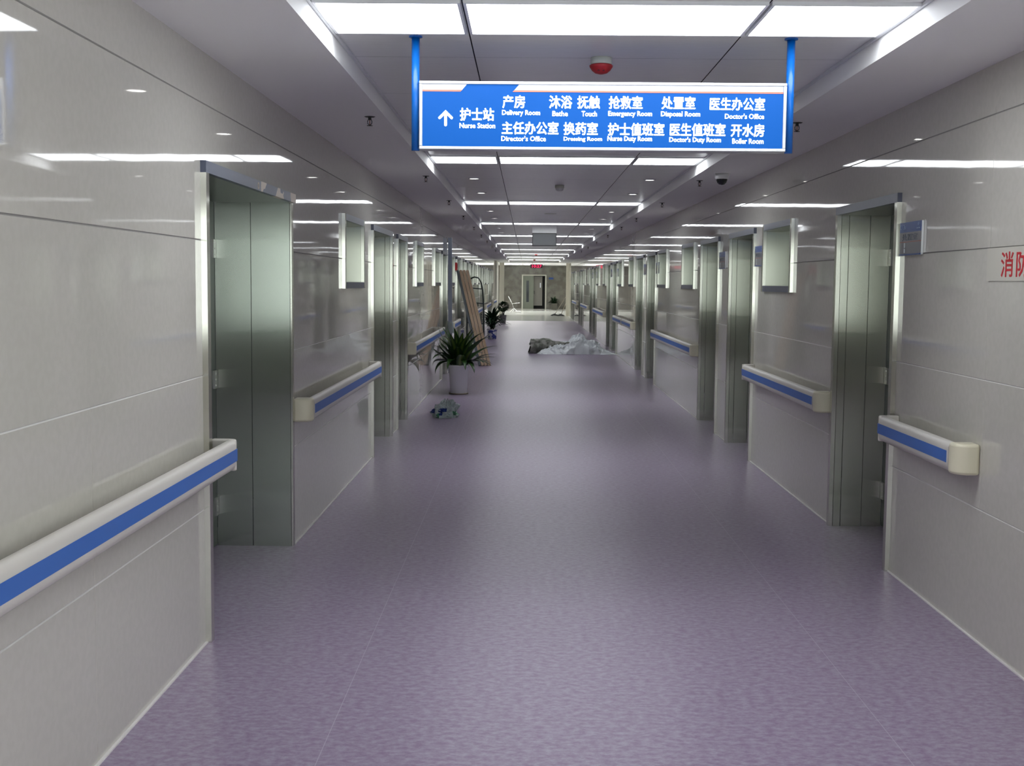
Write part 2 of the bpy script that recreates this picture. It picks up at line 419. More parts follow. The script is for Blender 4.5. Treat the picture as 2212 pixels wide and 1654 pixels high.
# ------------------------------------------------------------------ doors and windows
def put(mb, x0, x1, y0, y1, z0, z1, into, mi=0):   # x = depth into the wall
    xa, xb = sorted((into*x0, into*x1)); mb.box(xa, xb, y0, y1, z0, z1, mi)
cache = {}
def door(n, side, y0, y1, depth, worn=False):
    into = -1 if side == 'L' else 1
    X = XL if side == 'L' else XR
    wd = round(y1-y0, 3); key = (side, wd, depth, worn)
    r = struct(empty('door_%d' % n, (X, y0, 0)))
    if key not in cache:
        d = {}
        A, P = 0.05, 0.026     # architrave width, how proud it stands
        cuts = [0.003, depth/2+0.01, depth] if worn else [0.003, 0.055, depth/2+0.03, depth]
        PF = 0.009 if worn else P
        mb = MB()
        for za, zb, mi in ((0, DOOR_H, 0),):
            put(mb, -P, 0.002, -A, 0, za, zb, into, mi); put(mb, -PF, 0.002, wd, wd+A, za, zb, into, mi)
        d['architrave'] = [mb.mesh('architrave', M_STEELTRIM)]
        mb = MB(); put(mb, -P, 0.002, -A, wd+A, DOOR_H, DOOR_TOP, into)
        d['header_strip'] = [mb.mesh('header_strip', M_FILMW if worn else M_FILM)]
        mb = MB()
        for a, b in zip(cuts, cuts[1:]):
            for za, zb, mi in ((0, DOOR_H, 0),):
                put(mb, a+.002, b-.002, -0.011, 0.0, za, zb, into, mi); put(mb, a+.002, b-.002, wd, wd+0.011, za, zb, into, mi)
        put(mb, 0.003, depth, -0.011, wd+0.011, DOOR_H, DOOR_H+0.011, into, 1)
        d['jamb_lining'] = [mb.mesh('jamb_lining', M_STEELDARK if worn else M_STEEL, M_STEELFLAT)]
        mb = MB()
        gz0, gz1, gm = 1.30, 1.9, 0.30
        put(mb, depth, depth+.04, 0, wd, 0.01, gz0, into); put(mb, depth, depth+.04, 0, wd, gz1, DOOR_H, into)
        put(mb, depth, depth+.04, 0, gm, gz0, gz1, into); put(mb, depth, depth+.04, wd-gm, wd, gz0, gz1, into)
        d['door_leaf'] = [mb.mesh('door_leaf', M_LEAF_D)]
        mb = MB(); put(mb, depth+.012, depth+.022, gm, wd-gm, gz0, gz1, into)
        d['pane'] = [mb.mesh('pane', M_PANE)]
        hs = []
        for z in (0.25, 1.03, 1.82):
            mb = MB()
            put(mb, depth-.012, depth, wd-.065, wd-.004, z-.055, z+.055, into)
            for q in (-.035, 0, .035): put(mb, depth-.016, depth-.012, wd-.05, wd-.04, z+q-.005, z+q+.005, into)
            hs.append(mb.mesh('hinge', M_HINGE))
        d['hinge'] = hs
        mb = MB(); put(mb, depth-.05, depth, .07, .085, .96, .975, into); put(mb, depth-.05, depth-.038, .07, .2, .96, .975, into)
        d['lever_handle'] = [mb.mesh('lever_handle', M_HINGE)]
        cache[key] = d
    d = cache[key]; leaf = None
    for nm in ('architrave', 'header_strip', 'jamb_lining', 'door_leaf'):
        o = add(nm, d[nm][0], r)
        if nm == 'door_leaf': leaf = o
    add('pane', d['pane'][0], leaf); add('lever_handle', d['lever_handle'][0], leaf)
    if y0 < 25:
        for h in d['hinge']: add('hinge', h, leaf)
    return r
def window(n, side, y0, y1):
    into = -1 if side == 'L' else 1
    X = XL if side == 'L' else XR
    wd = round(y1-y0, 3); key = ('w', side, wd)
    r = struct(empty('window_%d' % n, (X, y0, WZ0)))
    if key not in cache:
        d = {}; A, P, h, dp = 0.05, 0.026, WZ1-WZ0, 0.2
        mb = MB()
        put(mb, -P, 0.002, -A, 0, -A, h+A, into); put(mb, -P, 0.002, wd, wd+A, -A, h+A, into)
        d['window_frame'] = mb.mesh('window_frame', M_STEELTRIM)
        mb = MB(); put(mb, -P, 0.002, 0, wd, h, h+A, into); d['header_strip'] = mb.mesh('header_strip', M_FILM)
        mb = MB(); put(mb, -P, 0.002, 0, wd, -A, 0, into); d['window_sill'] = mb.mesh('window_sill', M_FILM)
        mb = MB()
        put(mb, .003, dp, -.011, 0, 0, h, into); put(mb, .003, dp, wd, wd+.011, 0, h, into)
        put(mb, .003, dp, -.011, wd+.011, h, h+.011, into, 1); put(mb, .003, dp, -.011, wd+.011, -.011, 0, into, 1)
        d['lining'] = mb.mesh('lining', M_STEEL, M_STEELFLAT)
        mb = MB(); put(mb, dp, dp+.012, 0, wd, 0, h, into); d['pane'] = mb.mesh('pane', M_PANE)
        cache[key] = d
    for nm, me in cache[key].items(): add(nm, me, r)
n = 0
for a, b, dp in L_DOORS:
    n += 1; d_ = door(n, 'L', a, b, dp, worn=(n == 1))
    if n == 1:
        o = MB().lathe([(.011, 0), (.012, .0015), (.017, .0015), (.018, 0)], 18).build('film_ring', mat('ring_beige', (0.62, 0.52, 0.42), 0.5), parent=[c for c in d_.children if c.name.startswith('header_strip')][0])
        o.rotation_euler = (0, PI/2, 0); o.location = (.026, .98, 2.124)
for a, b, dp in R_DOORS: n += 1; door(n, 'R', a, b, dp)
FAR_DOOR = n+1
daywindow(len(L_WINS)+len(R_WINS)+1, 'y', Y0, XL+.2, XR-.2, 1.0, 2.45, M_DAYB)
daywindow(len(L_WINS)+len(R_WINS)+2, 'x', XR, -1.0, 3.3, 1.0, 2.45, M_SIDEFILL)  # unseen side window, added as a light source for the left wall
n = 0
for a, b in L_WINS: n += 1; window(n, 'L', a, b)
for a, b in R_WINS: n += 1; window(n, 'R', a, b)

# far double door in the lobby end wall
M_FARFRAME = mat('pale_door_frame', (0.6, 0.6, 0.52), 0.35)
M_FARLEAF = mat('far_leaf_green', (0.17, 0.19, 0.15), 0.4)
M_FARLEAF2 = mat('far_leaf_grey', (0.2, 0.19, 0.17), 0.4)
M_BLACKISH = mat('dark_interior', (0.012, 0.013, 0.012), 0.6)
M_SLIT = mat('dark_glass', (0.02, 0.025, 0.03), 0.1)
r = struct(empty('door_%d' % FAR_DOOR, ((DX0+DX1)/2, YE, 0)))
hw = (DX1-DX0)/2
mb = MB().box(-hw-.05, -hw+.03, -.04, .1, 0, DH+.05).box(hw-.03, hw+.05, -.04, .1, 0, DH+.05).box(-hw+.03, hw-.03, -.04, .1, DH-.02, DH+.05)
mb.build('door_frame', M_FARFRAME, parent=r)
lf = MB().box(-hw+.03, -.02, .02, .06, 0.01, DH-.02).build('door_leaf', M_FARLEAF, parent=r)
MB().box(-.48, -.32, .012, .02, 0.45, 1.78).build('vision_pane', M_SLIT, parent=lf)
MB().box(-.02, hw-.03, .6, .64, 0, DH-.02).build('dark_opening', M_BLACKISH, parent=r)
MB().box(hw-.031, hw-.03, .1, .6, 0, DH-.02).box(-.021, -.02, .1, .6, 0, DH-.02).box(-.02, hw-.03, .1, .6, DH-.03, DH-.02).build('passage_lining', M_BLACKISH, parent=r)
lf = MB().box(-.02, .52, .3, .34, 0.22, DH-.06).build('door_leaf', M_FARLEAF2, parent=r)
MB().box(.37, .43, .288, .3, 1.35, 1.65).build('vision_pane', M_SIGNBAND, parent=lf)  # glowing colour stands in for a bright reflection on the dark pane
MB().box(.0, .03, .25, .3, 0.95, 1.15).build('lever_handle', M_DARKMETAL, parent=lf)
struct(MB().box(-7, 8, YE-.012, YE-.001, 0, .012).build('baseboard_far', M_CAULK))

# ------------------------------------------------------------------ handrails
ZR0, ZR1 = 0.764, 0.908
def handrail(side, ya, yb, label, near_cap=True, far_cap=True):
    into = -1 if side == 'L' else 1
    X = XL if side == 'L' else XR
    L = yb-ya
    r = tag(empty('handrail', (X, ya, 0)), label, 'handrail', 'corridor handrails')
    c0 = 0.10 if near_cap else 0.0; c1 = 0.035
    prof = [(.066, ZR0+.016), (.070, ZR0+.004), (.080, ZR0), (.094, ZR0+.002), (.106, ZR0+.012), (.113, ZR0+.028), (.114, ZR0+.04), (.114, ZR1-.04), (.113, ZR1-.026), (.107, ZR1-.011), (.097, ZR1-.002), (.086, ZR1), (.076, ZR1-.005), (.073, ZR1-.016), (.082, ZR1-.035), (.084, ZR1-.06), (.080, ZR0+.04)]
    fn = lambda p, t: (-into*p[0], t, p[1])
    mb = MB(); mb.prism(prof, fn, c0, L-c1)
    xa, xb = sorted((0.0, -into*.083)); mb.box(xa, xb, c0*.5, L-c1, .80, .812); mb.box(*sorted((0.0, -into*.012)), c0*.5, L-c1, .795, .82)
    o = mb.build('rail', M_RAIL, parent=r)
    for p in o.data.polygons: p.use_smooth = True
    o.data.set_sharp_from_angle(angle=0.8)
    mb = MB(); mb.box(*sorted((-into*.1130, -into*.1155)), c0+(.02 if near_cap else 0), L-.012, .808, .864)
    mb.build('blue_stripe', M_STRIPE, parent=r)
    def cap(y_in, sgn, ln, m):
        plan = [(0, 0), (0, .1145), (.30, .1145), (.55, .111), (.76, .100), (.92, .080), (.99, .052), (1, .03), (1, 0)]
        mb = MB(); mb.prism(plan, lambda p, t: (-into*p[1], y_in+sgn*p[0]*ln, t), ZR0-.001, ZR1+.001)
        o = bevel(mb.build('end_cap', m, parent=r), .014, 3)
        for p in o.data.polygons: p.use_smooth = True
        o.data.set_sharp_from_angle(angle=0.8)
    if near_cap: cap(c0, -1, .10, M_CAP)
    cap(L-c1, 1, c1, M_RAIL)
    return r
L_RAILS = [(0.6, 5.46), (7.36, 10.95), (14.32, 19.55), (22.05, 24.2), (31.45, 36.3), (39.95, 44.8), (48.4, 53.2)]
R_RAILS = [(5.515, 6.76), (8.2, 11.06), (14.52, 19.28), (23.0, 25.25), (25.32, 27.9), (31.42, 36.4), (39.87, 44.85), (48.32, 53.3)]
LLAB = ['long cream handrail with blue stripe on the left wall, cut by the left frame edge',
        'cream handrail with blue stripe on left wall between the two nearest doorways',
        'cream handrail with blue stripe behind the white-potted plant',
        'cream handrail with blue stripe on left wall just behind the leaning planks']
LLAB += ['small distant handrail on the left wall, %s beyond the leaning planks' % ORD[k] for k in range(3)]
RLAB = ['short cream handrail with blue stripe at right, below the red-lettered plate',
        'cream handrail with blue stripe on right wall between first and second doorways',
        'cream handrail with blue stripe on right wall to the right of the plastic heap',
        'blue-striped handrail piece just behind the plastic heap, nearer one of two joined end to end',
        'blue-striped handrail piece just behind the plastic heap, farther one of two joined end to end']
RLAB += ['small distant handrail on the right wall, %s beyond the plastic heap\'s pair' % ORD[k] for k in range(3)]
for (a, b), l in zip(L_RAILS, LLAB): handrail('L', a, b, l, near_cap=True)
for (a, b), l in zip(R_RAILS, RLAB): handrail('R', a, b, l, near_cap=True)

# ------------------------------------------------------------------ ceiling lights
rows = list(range(-1, 10))
def rowname(k):
    return 'lit row above the front of the blue sign' if k == 0 else ('lit ceiling row just beyond the blue sign' if k == 1 else '%s lit ceiling row from the camera' % ORD[k])
pm = {}
for nm, a, b in (('left short', TX0+.016, SEAM0-.006), ('long middle', SEAM0+.006, SEAM1-.006), ('right short', SEAM1+.006, TX1-.016)):
    W = b-a
    pm[nm] = (a, MB().box(0.012, W-.012, .012, ROWD-.012, -.010, -.004).mesh('diffuser', M_PANEL),
              MB().box(0, .012, 0, ROWD, -.014, 0).box(W-.012, W, 0, ROWD, -.014, 0).box(.012, W-.012, 0, .012, -.014, 0).box(.012, W-.012, ROWD-.012, ROWD, -.014, 0).mesh('light_frame', M_WHITEMETAL))
for k in rows:
    if k == -1 or k == -2:
        rn = 'lit ceiling row overhead behind the camera' if k == -1 else 'lit ceiling row farthest behind the camera'
    else: rn = rowname(k)
    for nm, (a, dm, fm) in pm.items():
        r = tag(empty('ceiling_light', (a, ROW0+ROWSTEP*k, ZT-.0005)), '%s panel of the %s' % (nm, rn), 'ceiling light', 'ceiling light panels')
        add('diffuser', dm, r); add('light_frame', fm, r)
dl_lamp = MB().lathe([(0.001, -.006), (.05, -.006), (.05, -.002)], 20).mesh('lamp', M_DOWN)
dl_ring = MB().lathe([(.05, -.003), (.052, -.011), (.062, -.009), (.066, 0)], 20).mesh('trim_ring', M_WHITEMETAL)
for k in range(-1, 9):
    for x, sd in ((-.573, 'left'), (1.285, 'right')):
        for q, nf in ((1.99, 'nearer'), (4.03, 'farther')):
            where = 'behind the camera' if k < 0 else ('hidden behind the blue sign' if k == 0 else 'between lit rows %s and %s' % (ORD[k], ORD[k+1]))
            r = tag(empty('downlight', (x, ROW0+.3+ROWSTEP*k+q, ZT)), 'small round downlight, %s, %s of pair %s' % (sd, nf, where), 'downlight', 'round downlights')
            add('lamp', dl_lamp, r); add('trim_ring', dl_ring, r)
lob = MB().box(-.55, .55, -.28, .28, -.02, -.005).mesh('diffuser', M_LOBBY)
lobf = MB().box(-.58, .58, -.31, -.28, -.025, 0).box(-.58, .58, .28, .31, -.025, 0).box(-.58, -.55, -.28, .28, -.025, 0).box(.55, .58, -.28, .28, -.025, 0).mesh('light_frame', M_WHITEMETAL)
for x in (-4.5, -.85, .35, 4.2):
    for y in (63.5, 67.0, 70.5):
        if x == .35 and y == 63.5: continue
        r = tag(empty('ceiling_light', (x, y, ZLOB-.0005)), 'bright lobby ceiling light, %s column from left, %s row' % (ORD[(-4.5, -.85, .35, 4.2).index(x)], ORD[(63.5, 67.0, 70.5).index(y)]), 'ceiling light', 'lobby ceiling lights')
        add('diffuser', lob, r); add('light_frame', lobf, r)

# ------------------------------------------------------------------ blue hanging sign
SX0, SX1, SZ0, SZ1, SY = -0.4945, 1.1575, 2.2285, 2.5325, 5.50
sg = tag(empty('hanging_sign', ((SX0+SX1)/2, SY+.04, SZ0)), 'blue backlit direction sign with white Chinese lettering hanging from blue poles', 'sign')
ox, oy, oz = sg.location
def sbox(x0, x1, y0, y1, z0, z1): return MB().box(x0-ox, x1-ox, y0-oy, y1-oy, z0-oz, z1-oz)
mb = sbox(SX0, SX1, SY, SY+.085, SZ1-.014, SZ1)
mb.box(SX0-ox, SX1-ox, SY-oy, SY+.085-oy, SZ0-oz, SZ0+.014-oz)
mb.box(SX0-ox, SX0+.015-ox, SY-oy, SY+.085-oy, SZ0+.014-oz, SZ1-.014-oz)
mb.box(SX1-.015-ox, SX1-ox, SY-oy, SY+.085-oy, SZ0+.014-oz, SZ1-.014-oz)
bevel(mb.build('sign_frame', M_ALU, parent=sg), .003, 2)
sbox(SX0+.015, SX1-.015, SY+.006, SY+.079, SZ0+.014, SZ1-.014).build('blue_face', M_SIGNBLUE, parent=sg)
KX = (SX1-SX0)/794.0; KZ = (SZ1-SZ0)/149.0
def ux(px): return SX0+(px-905)*KX
def vz(v): return SZ1-v*KZ
yf = SY+.0055
def para(name, m, pts, t=.0015):
    mb = MB(); mb.prism([(ux(a)-ox, vz(b)-oz) for a, b in pts], lambda p, q: (p[0], q, p[1]), yf-oy, yf-t-oy)
    return mb.build(name, m, parent=sg)
para('white_band', M_SIGNBAND, ((912.5, 7.2), (1008, 7.2), (998, 19), (912.5, 19)))
para('white_band', M_SIGNBAND, ((1121, 7.2), (1691, 7.2), (1691, 19), (1111, 19)))
para('red_line', M_SIGNRED, ((912.5, 19), (998, 19), (994.5, 22.6), (912.5, 22.6)))
para('red_line', M_SIGNRED, ((1111, 19), (1691, 19), (1691, 22.6), (1107.5, 22.6)))
CN_OFF = 0.024
cn = [('产房', 1086, 1134, 44), ('沐浴', 1187, 1236, 44), ('抚触', 1248, 1296, 44), ('抢救室', 1316, 1388, 44), ('处置室', 1430, 1502, 44), ('医生办公室', 1534, 1652, 45.5),
      ('主任办公室', 1085, 1207, 101), ('换药室', 1219, 1292, 101.5), ('护士值班室', 1315, 1436, 102), ('医生值班室', 1449, 1568, 102), ('开水房', 1581, 1652, 102.5), ('护士站', 994, 1067, 72)]
en = [('Delivery Room', 1085, 1167, 69), ('Bathe', 1194, 1227, 69), ('Touch', 1257, 1290, 69), ('Emergency Room', 1315, 1409, 69.5), ('Disposal Room', 1429, 1513, 69.5), ("Doctor's Office", 1567, 1651, 72),
      ("Director's Office", 1084, 1180, 124), ('Dressing Room', 1219, 1302, 125), ('Nurse Duty Room', 1314, 1410, 124), ("Doctor's Duty Room", 1448, 1559, 125), ('Boiler Room', 1584, 1651, 126), ('Nurse Station', 993, 1070, 96.5)]
for t, a, b, v in cn: text_mesh([(t, ux(a)-ox, ux(b)-ox, vz(v)-oz, 27*KZ, CN_OFF)], 'chinese_lettering', M_SIGNWHITE, sg, loc=(0, yf-oy, 0))
for t, a, b, v in en: text_mesh([(t, ux(a)-ox, ux(b)-ox, vz(v)-oz, (13.5 if 'y' in t or 'p' in t else 11)*KZ, .03)], 'english_lettering', M_SIGNWHITE, sg, loc=(0, yf-oy, 0))
def arrow():
    mb = MB(); fn = lambda p, q: (ux(p[0])-ox, q, vz(p[1])-oz); a, b = yf-oy, yf-.0016-oy
    cx = 962.5
    mb.prism([(cx-3, 66), (cx+3, 66), (cx+3, 96), (cx+1.5, 98), (cx-1.5, 98), (cx-3, 96)], fn, a, b)
    for s in (1, -1):
        mb.prism([(cx, 63), (cx+s*4, 67), (cx+s*16, 79), (cx+s*15, 82.5), (cx+s*12, 83), (cx, 71)], fn, a, b)
    return mb.build('arrow', M_SIGNWHITE, parent=sg)
arrow()
for px, (xa) in ((0, SX0-.0185), (1, SX1+.0185)):
    mb = MB().tube([(xa-ox, SY+.03-oy, SZ0-.004-oz), (xa-ox, SY+.03-oy, ZT-oz)], .0182, 20)
    mb.lathe([(.03, 0), (.03, -.006), (.019, -.007)], 20, (xa-ox, SY+.03-oy, ZT-oz))
    mb.build('pole', M_POLE, parent=sg)

# ------------------------------------------------------------------ ceiling fittings
def smoke(x, y, label, cover):
    r = tag(empty('smoke_detector', (x, y, ZT)), label, 'smoke detector', 'ceiling smoke detectors')
    MB().lathe([(.0, 0), (.052, 0), (.052, -.03), (.048, -.036), (0, -.036)], 28).build('base', M_CREAMPL, parent=r)
    if cover:
        o = MB().lathe([(.052, -.034), (.0575, -.038), (.056, -.046), (.045, -.062), (.03, -.074), (.012, -.079), (0, -.080)], 28).build('dust_cover', M_RED, parent=r)
        mb = MB()
        for s in (-1, 1): mb.lathe([(.0, -.006), (.006, -.006), (.006, 0)], 10, (s*.012-.002, -.0355, -.0635))
        mb.build('vent_hole', M_REDDARK, parent=o)
    else:
        MB().lathe([(.046, -.036), (.042, -.055), (.025, -.066), (0, -.068)], 28).build('sensor_head', M_WHITEPL, parent=r)
    return r
smoke(.353, 6.02, 'smoke detector with red dust cover above the blue sign', True)
smoke(.356, 13.74, 'pale uncovered smoke detector beyond the blue sign, before the second lit row from it', False)
smoke(.365, 25.2, 'smoke detector with red cover just above the hanging grey display', True)
smoke(.33, 45.3, 'distant red-covered smoke detector beyond the hanging grey display, nearer of the two there', True)
smoke(.33, 56.0, 'farthest red-covered smoke detector just above the red digital clock', True)
r = tag(empty('ceiling_speaker', (.36, 19.3, ZT)), 'flat round grey ceiling speaker in the third unlit bay beyond the blue sign', 'speaker')
MB().lathe([(.0, -.006), (.085, -.006), (.095, -.003), (.1, 0)], 28).build('grille', M_CREAMPL, parent=r)
sp_e = MB().lathe([(0, -.002), (.026, -.004), (.034, 0)], 16).mesh('escutcheon', M_DARKMETAL)
def sprk():
    mb = MB().lathe([(.010, 0), (.010, -.02), (0, -.02)], 12)
    for s in (-1, 1): mb.tube([(s*.009, 0, -.018), (s*.0135, 0, -.03), (s*.012, 0, -.042), (0, 0, -.052)], .0025, 6)
    mb.lathe([(0, -.052), (.018, -.053), (.018, -.055), (0, -.055)], 12)
    return mb.mesh('frame_and_deflector', M_DARKMETAL)
sp_b = sprk(); sp_g = MB().tube([(0, 0, -.02), (0, 0, -.05)], .003, 6).mesh('glass_bulb', M_COPPER)
for sd, X, ys in (('left', -.967, [3.6, 7.42, 11.49, 14.88, 18.25, 21.85, 25.4, 29, 33, 37]), ('right', 1.655, [3.7, 7.55, 11.76, 14.99, 18.49, 21.38, 25, 29, 33, 37])):
    for i, y in enumerate(ys):
        r = tag(empty('sprinkler', (X, y, ZC)), 'small dark fire sprinkler on the %s ceiling border, %s from the camera' % (sd, ORD[i]), 'sprinkler', 'fire sprinklers')
        add('escutcheon', sp_e, r); add('frame_and_deflector', sp_b, r); add('glass_bulb', sp_g, r)
r = tag(empty('dome_camera', (1.748, 11.0, ZC)), 'dome security camera with black dome under the right ceiling border', 'security camera')
MB().lathe([(0, 0), (.062, 0), (.061, -.04), (.054, -.05), (0, -.05)], 28).build('housing', M_WHITEPL, parent=r)
MB().lathe([(.051, -.048), (.049, -.062), (.040, -.084), (.024, -.098), (0, -.103)], 28).build('dome', M_BLACKGL, parent=r)

# hanging grey display
M_SCREEN = mat('grey_screen', (0.12, 0.125, 0.13), 0.3)
r = tag(empty('hanging_display', (.325, 23.35, 2.347)), 'grey rectangular display with thin black border hanging over mid corridor', 'display')
mb = MB().box(-.233, .233, -.05, .05, 0, .012).box(-.233, .233, -.05, .05, .232, .244).box(-.233, -.222, -.05, .05, .012, .232).box(.222, .233, -.05, .05, .012, .232)
mb.build('border', M_BLACKISH, parent=r)
MB().box(-.222, .222, -.045, .045, .012, .232).build('screen', M_SCREEN, parent=r)
MB().box(-.233, .233, -.04, .04, .244, ZT-2.347).build('mounting_box', M_TRAY, parent=r)

# red digital clock at the corridor's end
M_LED = mat('red_led', (0.3, 0, 0), 0.4, emit=(1.0, 0.02, 0.10), emit_s=2.5)
r = tag(empty('digital_clock', (.462, 60.02, 2.375)), 'black digital clock with glowing red numerals hung at the corridor end', 'clock')
MB().box(-.3, .3, 0, .06, 0, .19).build('case', mat('clock_case', (0.02, 0.004, 0.006), 0.3), parent=r)
mb = MB()
for s in (-.2, .2): mb.box(s-.008, s+.008, .02, .04, .19, ZC-2.375)
mb.build('hanger', M_DARKMETAL, parent=r)
text_mesh([('10:27', -.22, .25, .093, .13, .02)], 'numerals', M_LED, r, loc=(0, -.001, 0))

# ------------------------------------------------------------------ plates on the walls
def room_plate(y0, y1, label, txt):
    r = tag(empty('room_sign', (XR-.001, (y0+y1)/2, 1.80)), label, 'room sign', 'blue and grey room signs')
    hw_, t, H = (y1-y0)/2, .012, .18
    b = MB().box(-t, 0, -hw_, hw_, 0, H).build('backplate', M_ALU, parent=r)
    f = -t
    MB().box(f-.003, f, -hw_+.003, hw_-.012, .125, H).build('blue_header', M_PLATEBLUE, parent=r)
    MB().box(f-.003, f, -hw_+.003, hw_-.012, .008, .071).box(f-.003, f, -hw_+.003, hw_-.012, .0745, .125).build('grey_panel', M_PLATEGREY, parent=r)
    MB().box(f-.0035, f, -hw_+.003, hw_-.012, .071, .0745).build('red_line', M_PLATERED, parent=r)
    MB().box(f-.004, f, -hw_+.003, hw_-.012, .0, .008).build('blue_footer', M_PLATEBLUE, parent=r)
    if txt:
        MB().box(f-.005, f-.003, hw_-.115, hw_-.098, .042, .068).box(f-.005, f-.003, hw_-.115, hw_-.098, .014, .036).build('white_slot', M_SLOT, parent=r)
        rot = (0, 0, -PI/2)
        # local x of the text runs toward the camera (-y) on this wall
        text_mesh([('213a', -hw_+.03, -hw_+.12, .155, .024, .0), ('o', hw_-.055, hw_-.035, .163, .014, .0), ('--', hw_-.07, hw_-.02, .142, .005, .01)], 'header_lettering', M_PLATETXT, r, .0012, (f-.003, 0, 0), rot)
        text_mesh([('处置室', -hw_+.06, hw_-.06, .099, .036, .0)], 'room_name', M_PLATETXT2, r, .0012, (f-.003, 0, 0), rot)
    return r
room_plate(6.425, 6.80, 'blue-topped room sign on right wall beside the nearest right doorway', True)
for i, (a, b, dp) in enumerate(R_DOORS[1:9]):
    room_plate(a-.45, a-.07, 'blue-topped room sign on right wall at the %s right doorway from the camera' % ORD[i+1], i < 2)
r = tag(empty('fire_plate', (XR-.001, 5.15, 1.658)), 'cream wall plate with red Chinese fire lettering at right edge', 'sign')
MB().box(-.004, 0, -.37, .37, 0, .147).build('plate', M_FIREPLATE, parent=r)
text_mesh([('消', -.205, -.072, .072, .108, .012), ('防', -.038, .095, .072, .108, .012), ('栓', .13, .263, .072, .108, .012)], 'red_lettering', M_FIRERED, r, .001, (-.004, 0, 0), (0, 0, -PI/2))
r = tag(empty('wall_lamp', (XL, 14.75, 1.869)), 'small round white call lamp on left wall past the third doorway', 'lamp')
o = MB().lathe([(0, .022), (.02, .02), (.034, .01), (.038, 0)], 20).build('lens', M_WHITEPL, parent=r); o.rotation_euler = (0, PI/2, 0)
r = tag(empty('alarm_box', (XL, 23.9, 1.93)), 'small red alarm box on left wall above the leaning planks', 'alarm box')
MB().box(0, .05, -.09, .09, -.06, .09).build('case', M_RED, parent=r)
MB().box(.05, .056, -.05, .05, -.02, .06).build('button_plate', M_REDDARK, parent=r)
r = tag(empty('door_plate', (1.50, YE-.012, 1.93)), 'small blue plate on the far wall right of the far door', 'sign')
MB().box(-.14, .14, -.01, .01, -.06, .06).build('plate', M_PLATEBLUE, parent=r)

# ------------------------------------------------------------------ plants
M_POTW = mat('white_pot', (0.82, 0.82, 0.86), 0.3)
M_SOIL = mat('soil', (0.03, 0.022, 0.015), 0.9)
def leaf_mat(name, dark, mid, streak):
    m, n, l, b = new_mat(name)
    at = n.new('ShaderNodeAttribute'); at.attribute_name = 'streak'
    rp = n.new('ShaderNodeValToRGB')
    e = rp.color_ramp.elements; e[0].color = (*dark, 1); e[0].position = 0.15; e[1].color = (*streak, 1); e[1].position = 0.95
    x = e.new(0.6); x.color = (*mid, 1)
    l.new(at.outputs['Fac'], rp.inputs['Fac']); l.new(rp.outputs['Color'], b.inputs['Base Color'])
    b.inputs['Roughness'].default_value = 0.35
    return m
M_LEAF1 = leaf_mat('strap_leaf', (0.012, 0.035, 0.010), (0.028, 0.075, 0.014), (0.12, 0.17, 0.03))
M_LEAF2 = leaf_mat('palm_leaf', (0.006, 0.022, 0.008), (0.012, 0.04, 0.012), (0.02, 0.06, 0.015))
M_LEAF3 = leaf_mat('round_leaf', (0.012, 0.04, 0.008), (0.022, 0.065, 0.012), (0.035, 0.09, 0.018))
M_STEM = mat('stem_brown', (0.035, 0.03, 0.018), 0.7)
def foliage(name, leaves, m, parent, xmin=None):
    """leaves: (base, azimuth, start elevation, length, width, droop, streak)"""
    bm = bmesh.new(); lay = bm.verts.layers.float.new('streak')
    for base, az, el, ln, wd, droop, st in leaves:
        N = 9; p = Vector(base); prev = None; e = el
        side = Vector((-math.sin(az), math.cos(az), 0))
        for i in range(N+1):
            t = i/N
            d = Vector((math.cos(az)*math.cos(e), math.sin(az)*math.cos(e), math.sin(e)))
            upv = side.cross(d)*-1
            wv = wd*(0.32+0.68*math.sin(PI*min(1, t*1.15+.12)*0.9))*(1 if t < .7 else max(0.03, 1-((t-.7)/.3)**1.6))
            row = []
            for s_, f_ in ((-1, .22), (-.35, .03), (0, -.05), (.35, .03), (1, .22)):
                q = p + side*s_*wv*.5 + upv*f_*wv*.5
                if xmin is not None:
                    xm = xmin if q.z > .70 else xmin-.08
                    if q.x < xm+.10: q.x = xm+.10-.10*(1-math.exp(-(xm+.10-q.x)/.10))
                v = bm.verts.new(q)
                v[lay] = max(0, min(1, st*(1-abs(s_)) + .15*random.random()))
                row.append(v)
            if prev:
                for k in range(4):
                    f = bm.faces.new((prev[k], prev[k+1], row[k+1], row[k])); f.smooth = True
            prev = row
            p = p + d*(ln/N); e -= droop*(.35+1.3*t)/N
    me = bpy.data.meshes.new(name); bm.to_mesh(me); bm.free(); me.materials.append(m)
    return add(name, me, parent)
# large strap-leaved plant in a white pot
r = tag(empty('potted_plant', (-.99, 17.62, 0)), 'large strap-leaved plant in a plain white pot on floor, left side', 'potted plant')
MB().lathe([(0, 0), (.118, 0), (.122, .004), (.148, .40), (.156, .405), (.157, .428), (.148, .43), (.141, .40), (.12, .05), (0, .05)], 36).build('pot', M_POTW, parent=r)
MB().lathe([(.14, .375), (.07, .385), (0, .39)], 20).build('soil', M_SOIL, parent=r)
MB().lathe([(0, .001), (.14, .001), (.146, .012), (.13, .012), (0, .012)], 30).build('saucer', mat('tan_saucer', (0.2, 0.16, 0.1), 0.5), parent=r)
lv = []
for i in range(46):
    az = i*2.39996+random.uniform(-.3, .3); k = i/46
    el = 1.45-1.0*k+random.uniform(-.12, .12)
    ln = random.uniform(.50, .72)
    lv.append(((.05*math.cos(az)*k*2, .05*math.sin(az)*k*2, .36+.12*random.random()), az, el, ln, random.uniform(.095, .13), random.uniform(.35, 1.0)+.3*k, random.choice((.25, .5, .8, 1.1))))
